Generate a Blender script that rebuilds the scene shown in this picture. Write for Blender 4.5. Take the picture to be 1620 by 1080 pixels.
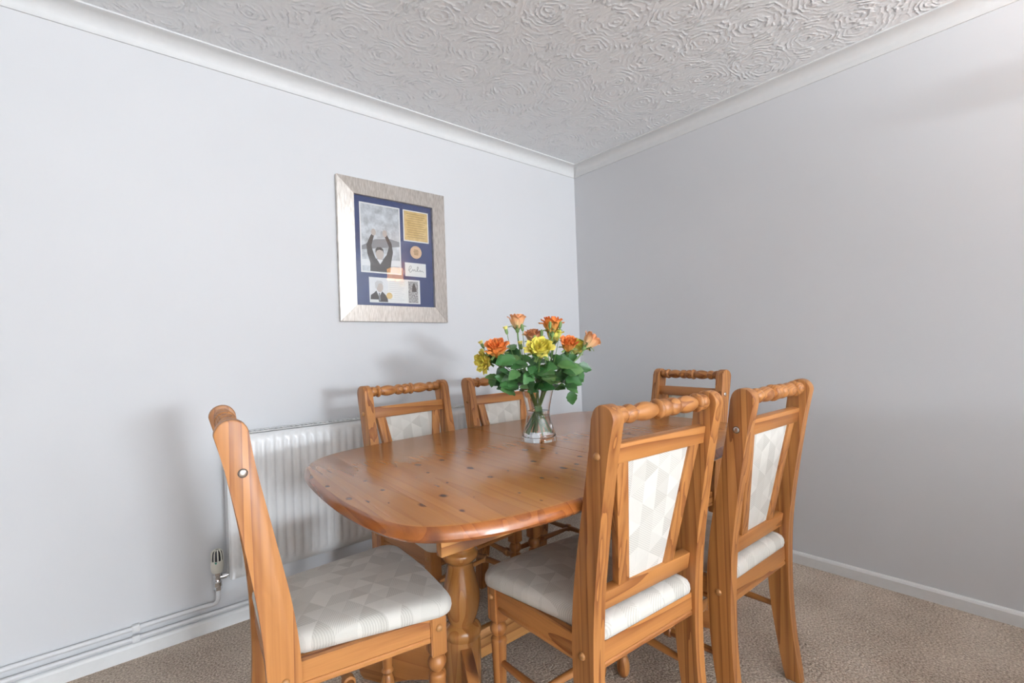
import bpy, bmesh, math, random
from mathutils import Vector, Matrix, Quaternion
PI = math.pi
random.seed(7)
for o in list(bpy.data.objects): bpy.data.objects.remove(o)
scene = bpy.context.scene
COL = scene.collection

# ------------------------------------------------------------------ camera
cam_d = bpy.data.cameras.new('camera'); cam = bpy.data.objects.new('camera', cam_d); COL.objects.link(cam)
scene.camera = cam
YAW, PITCH, ROLL = 0.8676, 0.0054, -0.0349
fw = Vector((math.cos(YAW)*math.cos(PITCH), math.sin(YAW)*math.cos(PITCH), math.sin(PITCH)))
rt = Vector((math.sin(YAW), -math.cos(YAW), 0)); up = rt.cross(fw)
r2 = rt*math.cos(ROLL)+up*math.sin(ROLL); u2 = -rt*math.sin(ROLL)+up*math.cos(ROLL)
M = Matrix((r2, u2, -fw)).transposed().to_4x4(); M.translation = Vector((-2.5994, -2.3379, 1.1032))
cam.matrix_world = M
cam_d.sensor_width = 36; cam_d.lens = 759.2067/1620*36
cam_d.shift_x = -(814.3344-810)/1620; cam_d.shift_y = (550.4639-540)/1620
cam_d.clip_start = 0.02

# ------------------------------------------------------------------ world, daylight, fill lights, exposure
world = bpy.data.worlds.new('World'); scene.world = world; world.use_nodes = True
world.node_tree.nodes['Background'].inputs[0].default_value = (0.80, 0.88, 1.0, 1)
world.node_tree.nodes['Background'].inputs[1].default_value = 1.0
RX0, RY0, H = -4.6, -10.5, 2.4           # the long through-room: x from RX0 to 0, y from RY0 to 0
WIN = (-2.50, -1.20, 1.20, 1.85)        # window in the far wall behind the camera (x0,x1,z0,z1)
SIDE_FILL_WIN = (-7.6, -4.8, 0.75, 2.05)         # unseen opening added in the side wall for fill light (y0,y1,z0,z1)
def area(name, loc, rot, sx, sy, power, color, spread=PI):
    d = bpy.data.lights.new(name, 'AREA'); d.shape = 'RECTANGLE'; d.size = sx; d.size_y = sy
    d.energy = power; d.color = color; d.spread = spread
    o = bpy.data.objects.new(name, d); COL.objects.link(o); o.location = loc; o.rotation_euler = rot
    return o
wc = ((WIN[0]+WIN[1])/2, (WIN[2]+WIN[3])/2); w2 = ((SIDE_FILL_WIN[0]+SIDE_FILL_WIN[1])/2, (SIDE_FILL_WIN[2]+SIDE_FILL_WIN[3])/2)
area('window_daylight', (wc[0], RY0+0.02, wc[1]), (PI/2, 0, 0), WIN[1]-WIN[0], WIN[3]-WIN[2], 640, (0.82, 0.91, 1.0))
# added fill light, tilted up from the window to brighten the ceiling
area('ceiling_fill_light', (wc[0], RY0+0.03, wc[1]), (PI/2+0.80, 0, 0), WIN[1]-WIN[0], WIN[3]-WIN[2], 560, (0.84, 0.92, 1.0), 1.7)
area('side_fill_light', (RX0+0.02, w2[0], w2[1]), (PI/2, 0, -PI/2), SIDE_FILL_WIN[1]-SIDE_FILL_WIN[0], SIDE_FILL_WIN[3]-SIDE_FILL_WIN[2], 50, (0.82, 0.91, 1.0))  # weak fill lamp added at the made-up side opening
area('side_up_fill_light', (RX0+0.03, w2[0], w2[1]), (PI/2+0.9, 0, -PI/2), SIDE_FILL_WIN[1]-SIDE_FILL_WIN[0], SIDE_FILL_WIN[3]-SIDE_FILL_WIN[2], 1600, (0.86, 0.93, 1.0), 2.0)  # upward fill lamp added to lift the ceiling and right wall
scene.view_settings.view_transform = 'Standard'; scene.view_settings.look = 'None'
scene.view_settings.gamma = 1.0; scene.view_settings.use_curve_mapping = False
scene.view_settings.exposure = -0.83

# ------------------------------------------------------------------ materials
class NT:
    def __init__(s, name):
        s.m = bpy.data.materials.new(name); s.m.use_nodes = True; s.t = s.m.node_tree
        s.b = s.t.nodes['Principled BSDF']; s.out = s.t.nodes['Material Output']
    def n(s, typ, **kw):
        nd = s.t.nodes.new(typ)
        for k, v in kw.items():
            if k.startswith('i_'): nd.inputs[k[2:].replace('_', ' ')].default_value = v
            else: setattr(nd, k, v)
        return nd
    def l(s, a, b): s.t.links.new(a, b)
    def math(s, op, a, b=None, c=None):
        nd = s.t.nodes.new('ShaderNodeMath'); nd.operation = op
        for i, v in enumerate((a, b, c)):
            if v is None: continue
            if isinstance(v, (int, float)): nd.inputs[i].default_value = v
            else: s.l(v, nd.inputs[i])
        return nd.outputs[0]
    def ramp(s, fac, stops):
        nd = s.t.nodes.new('ShaderNodeValToRGB'); cr = nd.color_ramp
        while len(cr.elements) < len(stops): cr.elements.new(0.5)
        for e, (p, c) in zip(cr.elements, stops): e.position = p; e.color = (*c, 1)
        s.l(fac, nd.inputs[0]); return nd.outputs[0]
    def mix(s, fac, a, b, blend='MIX'):
        nd = s.t.nodes.new('ShaderNodeMix'); nd.data_type = 'RGBA'; nd.blend_type = blend
        for sock, v in ((nd.inputs[0], fac), (nd.inputs[6], a), (nd.inputs[7], b)):
            if isinstance(v, (int, float)): sock.default_value = v
            elif isinstance(v, tuple): sock.default_value = (*v, 1)
            else: s.l(v, sock)
        return nd.outputs[2]
    def coords(s, kind='Object'): return s.n('ShaderNodeTexCoord').outputs[kind]
    def bump(s, h, strength, dist):
        nd = s.n('ShaderNodeBump'); nd.inputs['Strength'].default_value = strength; nd.inputs['Distance'].default_value = dist
        s.l(h, nd.inputs['Height']); s.l(nd.outputs[0], s.b.inputs['Normal']); return nd
def setin(b, **kw):
    for k, v in kw.items(): b.inputs[k.replace('_', ' ')].default_value = v

def plain(name, col, rough=0.5, metal=0.0, spec=0.5, **kw):
    k = NT(name); setin(k.b, Base_Color=(*col, 1), Roughness=rough, Metallic=metal); k.b.inputs['Specular IOR Level'].default_value = spec
    for a, v in kw.items(): k.b.inputs[a.replace('_', ' ')].default_value = v
    # very faint mottling so that no surface is a perfectly flat tone
    n = k.n('ShaderNodeTexNoise'); n.inputs['Scale'].default_value = 40; k.l(k.coords(), n.inputs['Vector'])
    k.l(k.mix(n.outputs[0], tuple(c*0.96 for c in col), tuple(min(1, c*1.03) for c in col)), k.b.inputs['Base Color'])
    return k.m

def pine(name, grain, light=(0.49, 0.208, 0.059), dark=(0.19, 0.052, 0.011), rough=0.42, ringk=9.0, across=9.0, along=0.55, knots=0.0, coat=0.03, vary=(0.86, 1.06), ringw=0.82):
    k = NT(name)
    info = k.n('ShaderNodeObjectInfo')
    vadd = k.n('ShaderNodeVectorMath', operation='ADD'); k.l(k.coords(), vadd.inputs[0])
    cmb = k.n('ShaderNodeCombineXYZ')
    rn = info.outputs['Random']
    k.l(k.math('MULTIPLY', rn, 13.7), cmb.inputs[0]); k.l(k.math('MULTIPLY', rn, 7.3), cmb.inputs[1]); k.l(k.math('MULTIPLY', rn, 23.1), cmb.inputs[2])
    k.l(cmb.outputs[0], vadd.inputs[1])
    mp = k.n('ShaderNodeMapping'); sc = [across]*3; sc['xyz'.index(grain)] = along; mp.inputs['Scale'].default_value = sc
    k.l(vadd.outputs[0], mp.inputs['Vector'])
    n1 = k.n('ShaderNodeTexNoise', i_Scale=1.0, i_Detail=1.5, i_Roughness=0.45); k.l(mp.outputs[0], n1.inputs['Vector'])
    ring = k.math('FRACT', k.math('MULTIPLY', n1.outputs[0], ringk))
    ring = k.math('POWER', ring, 2.2)
    mp2 = k.n('ShaderNodeMapping'); sc2 = [190.0]*3; sc2['xyz'.index(grain)] = 5.0; mp2.inputs['Scale'].default_value = sc2
    k.l(vadd.outputs[0], mp2.inputs['Vector'])
    n2 = k.n('ShaderNodeTexNoise', i_Scale=1.0, i_Detail=2.0); k.l(mp2.outputs[0], n2.inputs['Vector'])
    fac = k.math('ADD', k.math('MULTIPLY', ring, ringw), k.math('MULTIPLY', k.math('SUBTRACT', n2.outputs[0], 0.35), 0.55))
    col = k.ramp(fac, [(0.0, light), (0.45, tuple(0.6*a+0.4*b for a, b in zip(light, dark))), (1.0, dark)])
    # tone varies a little from piece to piece
    hsv = k.n('ShaderNodeHueSaturation'); k.l(col, hsv.inputs['Color'])
    mr = k.n('ShaderNodeMapRange'); k.l(rn, mr.inputs[0]); mr.inputs[3].default_value, mr.inputs[4].default_value = vary
    k.l(mr.outputs[0], hsv.inputs['Value']); col = hsv.outputs[0]
    if knots > 0:
        mp3 = k.n('ShaderNodeMapping'); s3 = [knots]*3; s3['xyz'.index(grain)] = knots*0.62; mp3.inputs['Scale'].default_value = s3
        k.l(vadd.outputs[0], mp3.inputs['Vector'])
        nd = k.n('ShaderNodeTexNoise', i_Scale=2.2, i_Detail=2.0); k.l(mp3.outputs[0], nd.inputs['Vector'])
        va = k.n('ShaderNodeVectorMath', operation='MULTIPLY_ADD'); k.l(nd.outputs['Color'], va.inputs[0]); va.inputs[1].default_value = (0.07, 0.07, 0.07); k.l(mp3.outputs[0], va.inputs[2])
        vo = k.n('ShaderNodeTexVoronoi', voronoi_dimensions='2D', i_Scale=1.0); k.l(va.outputs[0], vo.inputs['Vector'])
        sep = k.n('ShaderNodeSeparateColor'); k.l(vo.outputs['Color'], sep.inputs[0])
        rad = k.math('MULTIPLY', k.math('POWER', sep.outputs[0], 1.5), 0.165)
        dd = k.math('DIVIDE', vo.outputs['Distance'], k.math('ADD', rad, 0.012))
        kf = k.n('ShaderNodeMapRange', interpolation_type='SMOOTHSTEP'); k.l(dd, kf.inputs[0]); kf.inputs[1].default_value = 1.0; kf.inputs[2].default_value = 0.35; kf.inputs[3].default_value = 0; kf.inputs[4].default_value = 0.85
        col = k.mix(kf.outputs[0], col, (0.060, 0.020, 0.014))
    k.l(col, k.b.inputs['Base Color'])
    setin(k.b, Roughness=rough); k.b.inputs['Coat Weight'].default_value = coat; k.b.inputs['Coat Roughness'].default_value = 0.18
    k.bump(n2.outputs[0], 0.06, 0.002)
    return k.m

def fabric(name, ax, light=(0.77, 0.745, 0.685), dark=(0.52, 0.495, 0.44), size=0.047):
    k = NT(name)
    sep = k.n('ShaderNodeSeparateXYZ'); k.l(k.coords(), sep.inputs[0])
    x, y = sep.outputs['xyz'.index(ax[0])], sep.outputs['xyz'.index(ax[1])]
    u = k.math('DIVIDE', x, size); v = k.math('DIVIDE', y, size*1.15)
    a = k.math('ADD', u, 20.0)
    b = k.math('ADD', k.math('ADD', k.math('MULTIPLY', u, 0.5), v), 20.0)
    c = k.math('ADD', k.math('SUBTRACT', v, k.math('MULTIPLY', u, 0.5)), 20.0)
    cm = k.n('ShaderNodeCombineXYZ')
    for i, q in enumerate((a, b, c)): k.l(k.math('FLOOR', q), cm.inputs[i])
    wn = k.n('ShaderNodeTexWhiteNoise', noise_dimensions='3D'); k.l(cm.outputs[0], wn.inputs[0])
    h = wn.outputs['Value']
    # woven hatching that runs a different way in each facet
    sepc = k.n('ShaderNodeSeparateColor'); k.l(wn.outputs['Color'], sepc.inputs[0])
    st1 = k.math('SINE', k.math('MULTIPLY', b, 62.0)); st2 = k.math('SINE', k.math('MULTIPLY', c, 62.0))
    sel = k.math('GREATER_THAN', sepc.outputs[1], 0.5)
    st = k.math('ADD', k.math('MULTIPLY', st1, sel), k.math('MULTIPLY', st2, k.math('SUBTRACT', 1.0, sel)))
    amp = k.math('MULTIPLY', k.math('GREATER_THAN', h, 0.45), 0.24)
    fac = k.math('ADD', k.math('MULTIPLY', h, 0.75), k.math('MULTIPLY', st, amp))
    col = k.ramp(fac, [(0.05, light), (0.95, dark)])
    nz = k.n('ShaderNodeTexNoise', i_Scale=700.0, i_Detail=1.0); k.l(k.coords(), nz.inputs['Vector'])
    col = k.mix(0.12, col, nz.outputs[0], 'OVERLAY')
    k.l(col, k.b.inputs['Base Color']); setin(k.b, Roughness=0.75); k.b.inputs['Sheen Weight'].default_value = 0.15
    k.bump(nz.outputs[0], 0.12, 0.001)
    return k.m

def wall_mat():
    k = NT('wall_paint')
    n = k.n('ShaderNodeTexNoise', i_Scale=1.3, i_Detail=4.0); k.l(k.coords(), n.inputs['Vector'])
    k.l(k.ramp(n.outputs[0], [(0.3, (0.69, 0.69, 0.70)), (0.7, (0.715, 0.715, 0.725))]), k.b.inputs['Base Color'])
    n2 = k.n('ShaderNodeTexNoise', i_Scale=60.0, i_Detail=3.0); k.l(k.coords(), n2.inputs['Vector'])
    setin(k.b, Roughness=0.62); k.bump(n2.outputs[0], 0.03, 0.004)
    return k.m
def ceil_mat():
    k = NT('textured_ceiling')
    tc = k.coords()
    nz = k.n('ShaderNodeTexNoise', i_Scale=9.0, i_Detail=4.0); k.l(tc, nz.inputs['Vector'])
    va = k.n('ShaderNodeVectorMath', operation='MULTIPLY_ADD'); k.l(nz.outputs['Color'], va.inputs[0]); va.inputs[1].default_value = (0.07, 0.07, 0.0); k.l(tc, va.inputs[2])
    vo = k.n('ShaderNodeTexVoronoi', voronoi_dimensions='2D', i_Scale=4.6); k.l(va.outputs[0], vo.inputs['Vector'])
    n4 = k.n('ShaderNodeTexNoise', i_Scale=26.0, i_Detail=3.0); k.l(tc, n4.inputs['Vector'])
    ring = k.math('SINE', k.math('ADD', k.math('MULTIPLY', vo.outputs['Distance'], 62.0), k.math('MULTIPLY', n4.outputs[0], 8.0)))
    ring = k.math('POWER', k.math('ADD', k.math('MULTIPLY', ring, 0.5), 0.5), 2.0)
    n2 = k.n('ShaderNodeTexNoise', i_Scale=15.0, i_Detail=2.0, i_Roughness=0.6); k.l(tc, n2.inputs['Vector'])
    mask = k.n('ShaderNodeMapRange', interpolation_type='SMOOTHSTEP'); k.l(n2.outputs[0], mask.inputs[0]); mask.inputs[1].default_value = 0.47; mask.inputs[2].default_value = 0.62
    n3 = k.n('ShaderNodeTexNoise', i_Scale=55.0, i_Detail=2.0, i_Distortion=1.0); k.l(va.outputs[0], n3.inputs['Vector'])
    h = k.math('ADD', k.math('MULTIPLY', ring, k.math('ADD', k.math('MULTIPLY', mask.outputs[0], 0.42), 0.10)), k.math('MULTIPLY', n3.outputs[0], k.math('ADD', k.math('MULTIPLY', mask.outputs[0], 0.35), 0.18)))
    k.bump(h, 0.9, 0.009)
    setin(k.b, Base_Color=(0.94, 0.95, 0.96, 1), Roughness=0.75)
    return k.m
def carpet_mat():
    k = NT('carpet_pile')
    tc = k.coords()
    vo = k.n('ShaderNodeTexVoronoi', i_Scale=120.0); k.l(tc, vo.inputs['Vector'])
    n = k.n('ShaderNodeTexNoise', i_Scale=140.0, i_Detail=3.0, i_Roughness=0.7); k.l(tc, n.inputs['Vector'])
    n2 = k.n('ShaderNodeTexNoise', i_Scale=4.0, i_Detail=3.0); k.l(tc, n2.inputs['Vector'])
    f = k.math('ADD', k.math('MULTIPLY', n.outputs[0], 0.9), k.math('MULTIPLY', k.math('SUBTRACT', n2.outputs[0], 0.5), 0.25))
    k.l(k.ramp(f, [(0.25, (0.22, 0.16, 0.12)), (0.5, (0.66, 0.545, 0.44)), (0.70, (0.97, 0.87, 0.77))]), k.b.inputs['Base Color'])
    h = k.math('ADD', k.math('MULTIPLY', vo.outputs['Distance'], -1.0), n.outputs[0])
    k.bump(h, 0.9, 0.006); setin(k.b, Roughness=0.95); k.b.inputs['Specular IOR Level'].default_value = 0.1
    return k.m
def brushed():
    k = NT('brushed_silver_frame')
    mp = k.n('ShaderNodeMapping'); mp.inputs['Scale'].default_value = (220, 30, 30); k.l(k.coords(), mp.inputs['Vector'])
    n = k.n('ShaderNodeTexNoise', i_Scale=1.0, i_Detail=3.0); k.l(mp.outputs[0], n.inputs['Vector'])
    k.l(k.ramp(n.outputs[0], [(0.3, (0.50, 0.45, 0.40)), (0.7, (0.74, 0.69, 0.64))]), k.b.inputs['Base Color'])
    setin(k.b, Roughness=0.36, Metallic=0.75); k.bump(n.outputs[0], 0.1, 0.002)
    return k.m
def glass_mat(name, col=(1, 1, 1), ior=1.45, rough=0.0):
    k = NT(name); setin(k.b, Base_Color=(*col, 1), Roughness=rough, IOR=ior); k.b.inputs['Transmission Weight'].default_value = 1.0
    return k.m
def pane_mat(name, ior=1.5):
    k = NT(name); t = k.t
    fr = k.n('ShaderNodeFresnel'); fr.inputs[0].default_value = ior
    tr = k.n('ShaderNodeBsdfTransparent'); gl = k.n('ShaderNodeBsdfGlossy'); gl.inputs['Roughness'].default_value = 0.01
    mx = k.n('ShaderNodeMixShader'); k.l(fr.outputs[0], mx.inputs[0]); k.l(tr.outputs[0], mx.inputs[1]); k.l(gl.outputs[0], mx.inputs[2])
    k.l(mx.outputs[0], k.out.inputs[0]); return k.m
def emit(name, col, st):
    k = NT(name); setin(k.b, Base_Color=(*col, 1)); k.b.inputs['Emission Color'].default_value = (*col, 1); k.b.inputs['Emission Strength'].default_value = st
    return k.m
def photo_mat(name, lo, hi, scale):
    k = NT(name); n = k.n('ShaderNodeTexNoise', i_Scale=scale, i_Detail=5.0, i_Roughness=0.65); k.l(k.coords(), n.inputs['Vector'])
    k.l(k.ramp(n.outputs[0], [(0.35, lo), (0.65, hi)]), k.b.inputs['Base Color']); setin(k.b, Roughness=0.5); return k.m
def petal_mat(name, base, tip):
    k = NT(name); sep = k.n('ShaderNodeSeparateXYZ'); k.l(k.coords(), sep.inputs[0])
    mr = k.n('ShaderNodeMapRange'); k.l(sep.outputs[2], mr.inputs[0]); mr.inputs[1].default_value = 0.004; mr.inputs[2].default_value = 0.034
    n = k.n('ShaderNodeTexNoise', i_Scale=60.0, i_Detail=2.0); k.l(k.coords(), n.inputs['Vector'])
    f = k.math('ADD', mr.outputs[0], k.math('MULTIPLY', k.math('SUBTRACT', n.outputs[0], 0.5), 0.5))
    k.l(k.ramp(f, [(0.1, base), (0.8, tip)]), k.b.inputs['Base Color']); setin(k.b, Roughness=0.5)
    k.b.inputs['Subsurface Weight'].default_value = 0.15; k.b.inputs['Subsurface Radius'].default_value = (0.01, 0.006, 0.003)
    return k.m
def leaf_mat():
    k = NT('rose_leaf'); info = k.n('ShaderNodeObjectInfo')
    n = k.n('ShaderNodeTexNoise', i_Scale=45.0, i_Detail=3.0); k.l(k.coords(), n.inputs['Vector'])
    f = k.math('ADD', k.math('MULTIPLY', info.outputs['Random'], 0.7), k.math('MULTIPLY', n.outputs[0], 0.4))
    k.l(k.ramp(f, [(0.1, (0.025, 0.095, 0.025)), (0.6, (0.055, 0.17, 0.045)), (0.98, (0.16, 0.30, 0.09))]), k.b.inputs['Base Color'])
    setin(k.b, Roughness=0.38); return k.m

M = dict(
    wall=wall_mat(), dark_wall=plain('darkened_side_wall', (0.30, 0.27, 0.26), 0.8), ceiling=ceil_mat(), carpet=carpet_mat(),  # unseen side wall gets a dark colour to cut bounced light
    trim=plain('white_gloss_trim', (0.82, 0.82, 0.81), 0.35), coving=plain('white_coving', (0.76, 0.76, 0.755), 0.6),
    radiator=plain('radiator_enamel', (0.87, 0.87, 0.865), 0.3), grille=plain('grille_enamel', (0.72, 0.72, 0.71), 0.4),
    pipe=plain('painted_pipe', (0.78, 0.78, 0.785), 0.35), clip=plain('pipe_clip_plastic', (0.84, 0.84, 0.84), 0.4),
    chrome=plain('chrome', (0.75, 0.75, 0.76), 0.15, 1.0), black=plain('black_plastic', (0.012, 0.012, 0.016), 0.35), cream=plain('cream_plastic', (0.70, 0.68, 0.60), 0.4), green=plain('green_mark', (0.02, 0.22, 0.15), 0.4),
    px=pine('pine_grain_x', 'x'), py=pine('pine_grain_y', 'y'), pz=pine('pine_grain_z', 'z', ringk=6.0, across=24.0, along=0.35),
    pturn=pine('pine_turned', 'z', ringk=7.0), pturnx=pine('pine_turned_cross', 'x', ringk=14.0, across=14.0, along=3.0),
    peg=plain('pine_peg', (0.40, 0.19, 0.065), 0.35), steel=plain('bolt_steel', (0.62, 0.58, 0.54), 0.3, 1.0), hole=plain('bolt_hole', (0.05, 0.03, 0.02), 0.7),
    board=pine('table_board', 'y', light=(0.45, 0.178, 0.042), dark=(0.29, 0.094, 0.019), rough=0.25, knots=12.5, coat=0.25, along=0.4, ringk=7, vary=(0.95, 1.04), ringw=0.5),
    edge=pine('table_edge', 'y', light=(0.36, 0.115, 0.026), dark=(0.22, 0.055, 0.012), rough=0.22, coat=0.3, knots=6.0),
    rail=pine('table_rail', 'x', light=(0.54, 0.26, 0.08), knots=3.0),
    ped=pine('table_pedestal', 'z', light=(0.47, 0.21, 0.06), dark=(0.31, 0.115, 0.028), rough=0.2, coat=0.6),
    foot=pine('table_foot', 'x', light=(0.46, 0.19, 0.055), dark=(0.30, 0.10, 0.026), knots=4.0),
    seat=fabric('seat_fabric', 'xy'), back=fabric('backrest_fabric', 'xz'),
    silver=brushed(), mount=plain('blue_mount', (0.035, 0.055, 0.16), 0.8), glass=pane_mat('picture_glass'), backing=plain('backing_card', (0.25, 0.2, 0.15), 0.8),
    paper=plain('white_card', (0.80, 0.79, 0.76), 0.7), gold=photo_mat('gold_certificate', (0.55, 0.36, 0.11), (0.72, 0.52, 0.22), 25), bronze=plain('bronze_medal', (0.66, 0.44, 0.27), 0.4, 0.3),
    greyphoto=photo_mat('grey_photo', (0.36, 0.37, 0.38), (0.68, 0.70, 0.72), 22), crowd=photo_mat('crowd_photo', (0.05, 0.05, 0.05), (0.65, 0.62, 0.6), 160),
    ink=plain('black_ink', (0.03, 0.03, 0.035), 0.6), darkcloth=plain('dark_print', (0.045, 0.032, 0.028), 0.6), skin=plain('pale_print', (0.50, 0.42, 0.37), 0.6), hairg=plain('grey_print', (0.55, 0.54, 0.53), 0.6), brownink=plain('brown_ink', (0.30, 0.17, 0.05), 0.6), shirt=plain('white_print', (0.75, 0.75, 0.75), 0.6), midgrey=plain('mid_grey_print', (0.24, 0.24, 0.25), 0.6),
    vase=glass_mat('vase_glass'), water=glass_mat('vase_water', ior=1.333), leaf=leaf_mat(), stem=plain('flower_stem', (0.13, 0.24, 0.06), 0.45), budgreen=plain('bud_green', (0.20, 0.32, 0.10), 0.5), dried=plain('dried_bud', (0.20, 0.07, 0.03), 0.6),
    orange=petal_mat('orange_petal', (0.95, 0.52, 0.14), (0.93, 0.26, 0.06)), peach=petal_mat('peach_petal', (0.95, 0.66, 0.36), (0.93, 0.42, 0.20)), yellow=petal_mat('yellow_petal', (0.95, 0.86, 0.28), (0.97, 0.83, 0.14)),
    lampglass=emit('lit_lamp_glass', (1.0, 0.56, 0.24), 12.0), brass=plain('brass', (0.7, 0.5, 0.22), 0.3, 1.0),
)
# ------------------------------------------------------------------ mesh helpers
def link(name, me, mat=None, parent=None, smooth=True, angle=0.7):
    o = bpy.data.objects.new(name, me); COL.objects.link(o)
    if mat is not None and not me.materials: me.materials.append(M[mat] if isinstance(mat, str) else mat)
    if smooth: me.polygons.foreach_set('use_smooth', [True]*len(me.polygons)); me.set_sharp_from_angle(angle=angle)
    if parent is not None: o.parent = parent
    return o
def from_bm(bm, name):
    bmesh.ops.recalc_face_normals(bm, faces=bm.faces); me = bpy.data.meshes.new(name); bm.to_mesh(me); bm.free(); return me
def pyd(name, v, f):
    me = bpy.data.meshes.new(name); me.from_pydata(v, [], f); me.update()
    bm = bmesh.new(); bm.from_mesh(me); bmesh.ops.recalc_face_normals(bm, faces=bm.faces); bm.to_mesh(me); bm.free(); return me
def box_me(x0, x1, y0, y1, z0, z1, bev=0.0, mat=None, seg=2):
    bm = bmesh.new(); bmesh.ops.create_cube(bm, size=1)
    for v in bm.verts: v.co = Vector(((x0+x1)/2+v.co.x*(x1-x0), (y0+y1)/2+v.co.y*(y1-y0), (z0+z1)/2+v.co.z*(z1-z0)))
    if bev: bmesh.ops.bevel(bm, geom=list(bm.edges), offset=bev, segments=seg, profile=0.5, affect='EDGES')
    if mat: bm.transform(mat)
    return from_bm(bm, 'box')
def lathe_me(prof, seg=24, mat=None, closed=True):
    v, f = [], []; n = len(prof)
    for r, z in prof:
        for i in range(seg):
            a = 2*PI*i/seg; v.append((r*math.cos(a), r*math.sin(a), z))
    for j in range(n-1):
        for i in range(seg): f.append((j*seg+i, j*seg+(i+1) % seg, (j+1)*seg+(i+1) % seg, (j+1)*seg+i))
    if closed: f.append(tuple(range(seg))[::-1]); f.append(tuple((n-1)*seg+i for i in range(seg)))
    me = pyd('turned', v, f)
    if mat: me.transform(mat)
    return me
def smooth_prof(pts, sub=4):
    out = []
    for i in range(len(pts)-1):
        p0 = pts[max(0, i-1)]; p1 = pts[i]; p2 = pts[i+1]; p3 = pts[min(len(pts)-1, i+2)]
        for k in range(sub):
            t = k/sub; t2 = t*t; t3 = t2*t
            out.append(tuple(0.5*((2*b)+(-a+c)*t+(2*a-5*b+4*c-d)*t2+(-a+3*b-3*c+d)*t3) for a, b, c, d in zip(p0, p1, p2, p3)))
    out.append(tuple(pts[-1])); return out
def closed_spline(pts, sub=4):
    out = []; n = len(pts)
    for i in range(n):
        p0, p1, p2, p3 = pts[i-1], pts[i], pts[(i+1) % n], pts[(i+2) % n]
        for k in range(sub):
            t = k/sub; t2 = t*t; t3 = t2*t
            out.append(tuple(0.5*((2*b)+(-a+c)*t+(2*a-5*b+4*c-d)*t2+(-a+3*b-3*c+d)*t3) for a, b, c, d in zip(p0, p1, p2, p3)))
    return out
def prism_me(poly, w0, w1, plane='yz', bev=0.0, mat=None, seg=2):
    """polygon in a plane, extruded along the third axis from w0 to w1"""
    def P(a, b, w): return {'yz': (w, a, b), 'xz': (a, w, b), 'xy': (a, b, w)}[plane]
    bm = bmesh.new(); A = [bm.verts.new(P(a, b, w0)) for a, b in poly]; B = [bm.verts.new(P(a, b, w1)) for a, b in poly]
    n = len(poly); fa = bm.faces.new(A); fb = bm.faces.new(B[::-1])
    for i in range(n): bm.faces.new((A[i], B[i], B[(i+1) % n], A[(i+1) % n]))
    if bev: bmesh.ops.bevel(bm, geom=list(set(fa.edges) | set(fb.edges)), offset=bev, segments=seg, profile=0.5, affect='EDGES', clamp_overlap=True)
    if mat: bm.transform(mat)
    return from_bm(bm, 'prism')
def align(a, b):
    """matrix that carries the z axis segment 0..|b-a| onto a->b"""
    a, b = Vector(a), Vector(b); d = b-a; q = Vector((0, 0, 1)).rotation_difference(d.normalized())
    return Matrix.Translation(a) @ q.to_matrix().to_4x4()
def tube_me(path, rad, seg=8, cap=True):
    path = [Vector(p) for p in path]; v, f = [], []
    rs = rad if isinstance(rad, (list, tuple)) else [rad]*len(path)
    t0 = (path[1]-path[0]).normalized(); nrm = t0.orthogonal().normalized()
    for i, p in enumerate(path):
        t = (path[min(i+1, len(path)-1)]-path[max(i-1, 0)]).normalized()
        nrm = (nrm-t*nrm.dot(t)).normalized(); b = t.cross(nrm)
        for k in range(seg):
            a = 2*PI*k/seg; v.append(p+(nrm*math.cos(a)+b*math.sin(a))*rs[i])
    for i in range(len(path)-1):
        for k in range(seg): f.append((i*seg+k, i*seg+(k+1) % seg, (i+1)*seg+(k+1) % seg, (i+1)*seg+k))
    if cap: f.append(tuple(range(seg))[::-1]); f.append(tuple((len(path)-1)*seg+k for k in range(seg)))
    return pyd('tube', [tuple(x) for x in v], f)
def join_me(meshes):
    bm = bmesh.new()
    for m in meshes: bm.from_mesh(m)
    return from_bm(bm, 'joined')
def thing(name, label, cat, loc=(0, 0, 0), rotz=0.0, group=None):
    o = bpy.data.objects.new(name, None); COL.objects.link(o); o.empty_display_size = 0.05
    o.location = loc; o.rotation_euler = (0, 0, rotz); tag(o, label, cat, group); return o
def tag(o, label, cat, group=None):
    o['label'] = label; o['category'] = cat
    if group: o['group'] = group
    return o
def struct(name, me, mat, label, cat, smooth=False):
    o = link(name, me, mat, None, smooth); o['kind'] = 'structure'; tag(o, label, cat); return o

# ------------------------------------------------------------------ the room
T = 0.15
struct('floor', box_me(RX0, 0, RY0, 0, -0.1, 0), 'carpet', 'grey-brown twist pile carpet covering the whole floor', 'carpet')
struct('ceiling', box_me(RX0, 0, RY0, 0, H, H+0.1), 'ceiling', 'off-white ceiling with swirled textured plaster', 'ceiling')
struct('wall_left', box_me(RX0-T, T, 0, T, -0.1, H+0.1), 'wall', 'pale grey painted wall behind the radiator and picture', 'wall')
struct('wall_right', box_me(0, T, RY0-T, 0, -0.1, H+0.1), 'wall', 'plain pale grey painted wall right of the corner', 'wall')
def wall_with_hole(a0, a1, b0, b1, h0, h1, z0, z1, plane):
    ms = []
    def bx(p, q, r, s):
        ms.append(box_me(p, q, b0, b1, r, s) if plane == 'x' else box_me(b0, b1, p, q, r, s))
    bx(a0, h0, -0.1, H+0.1); bx(h1, a1, -0.1, H+0.1); bx(h0, h1, -0.1, z0); bx(h0, h1, z1, H+0.1)
    return join_me(ms)
struct('wall_back', wall_with_hole(RX0-T, 0, RY0-T, RY0, WIN[0], WIN[1], WIN[2], WIN[3], 'x'), 'wall', 'pale grey window wall at the far end of the room behind the viewer', 'wall')
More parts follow.
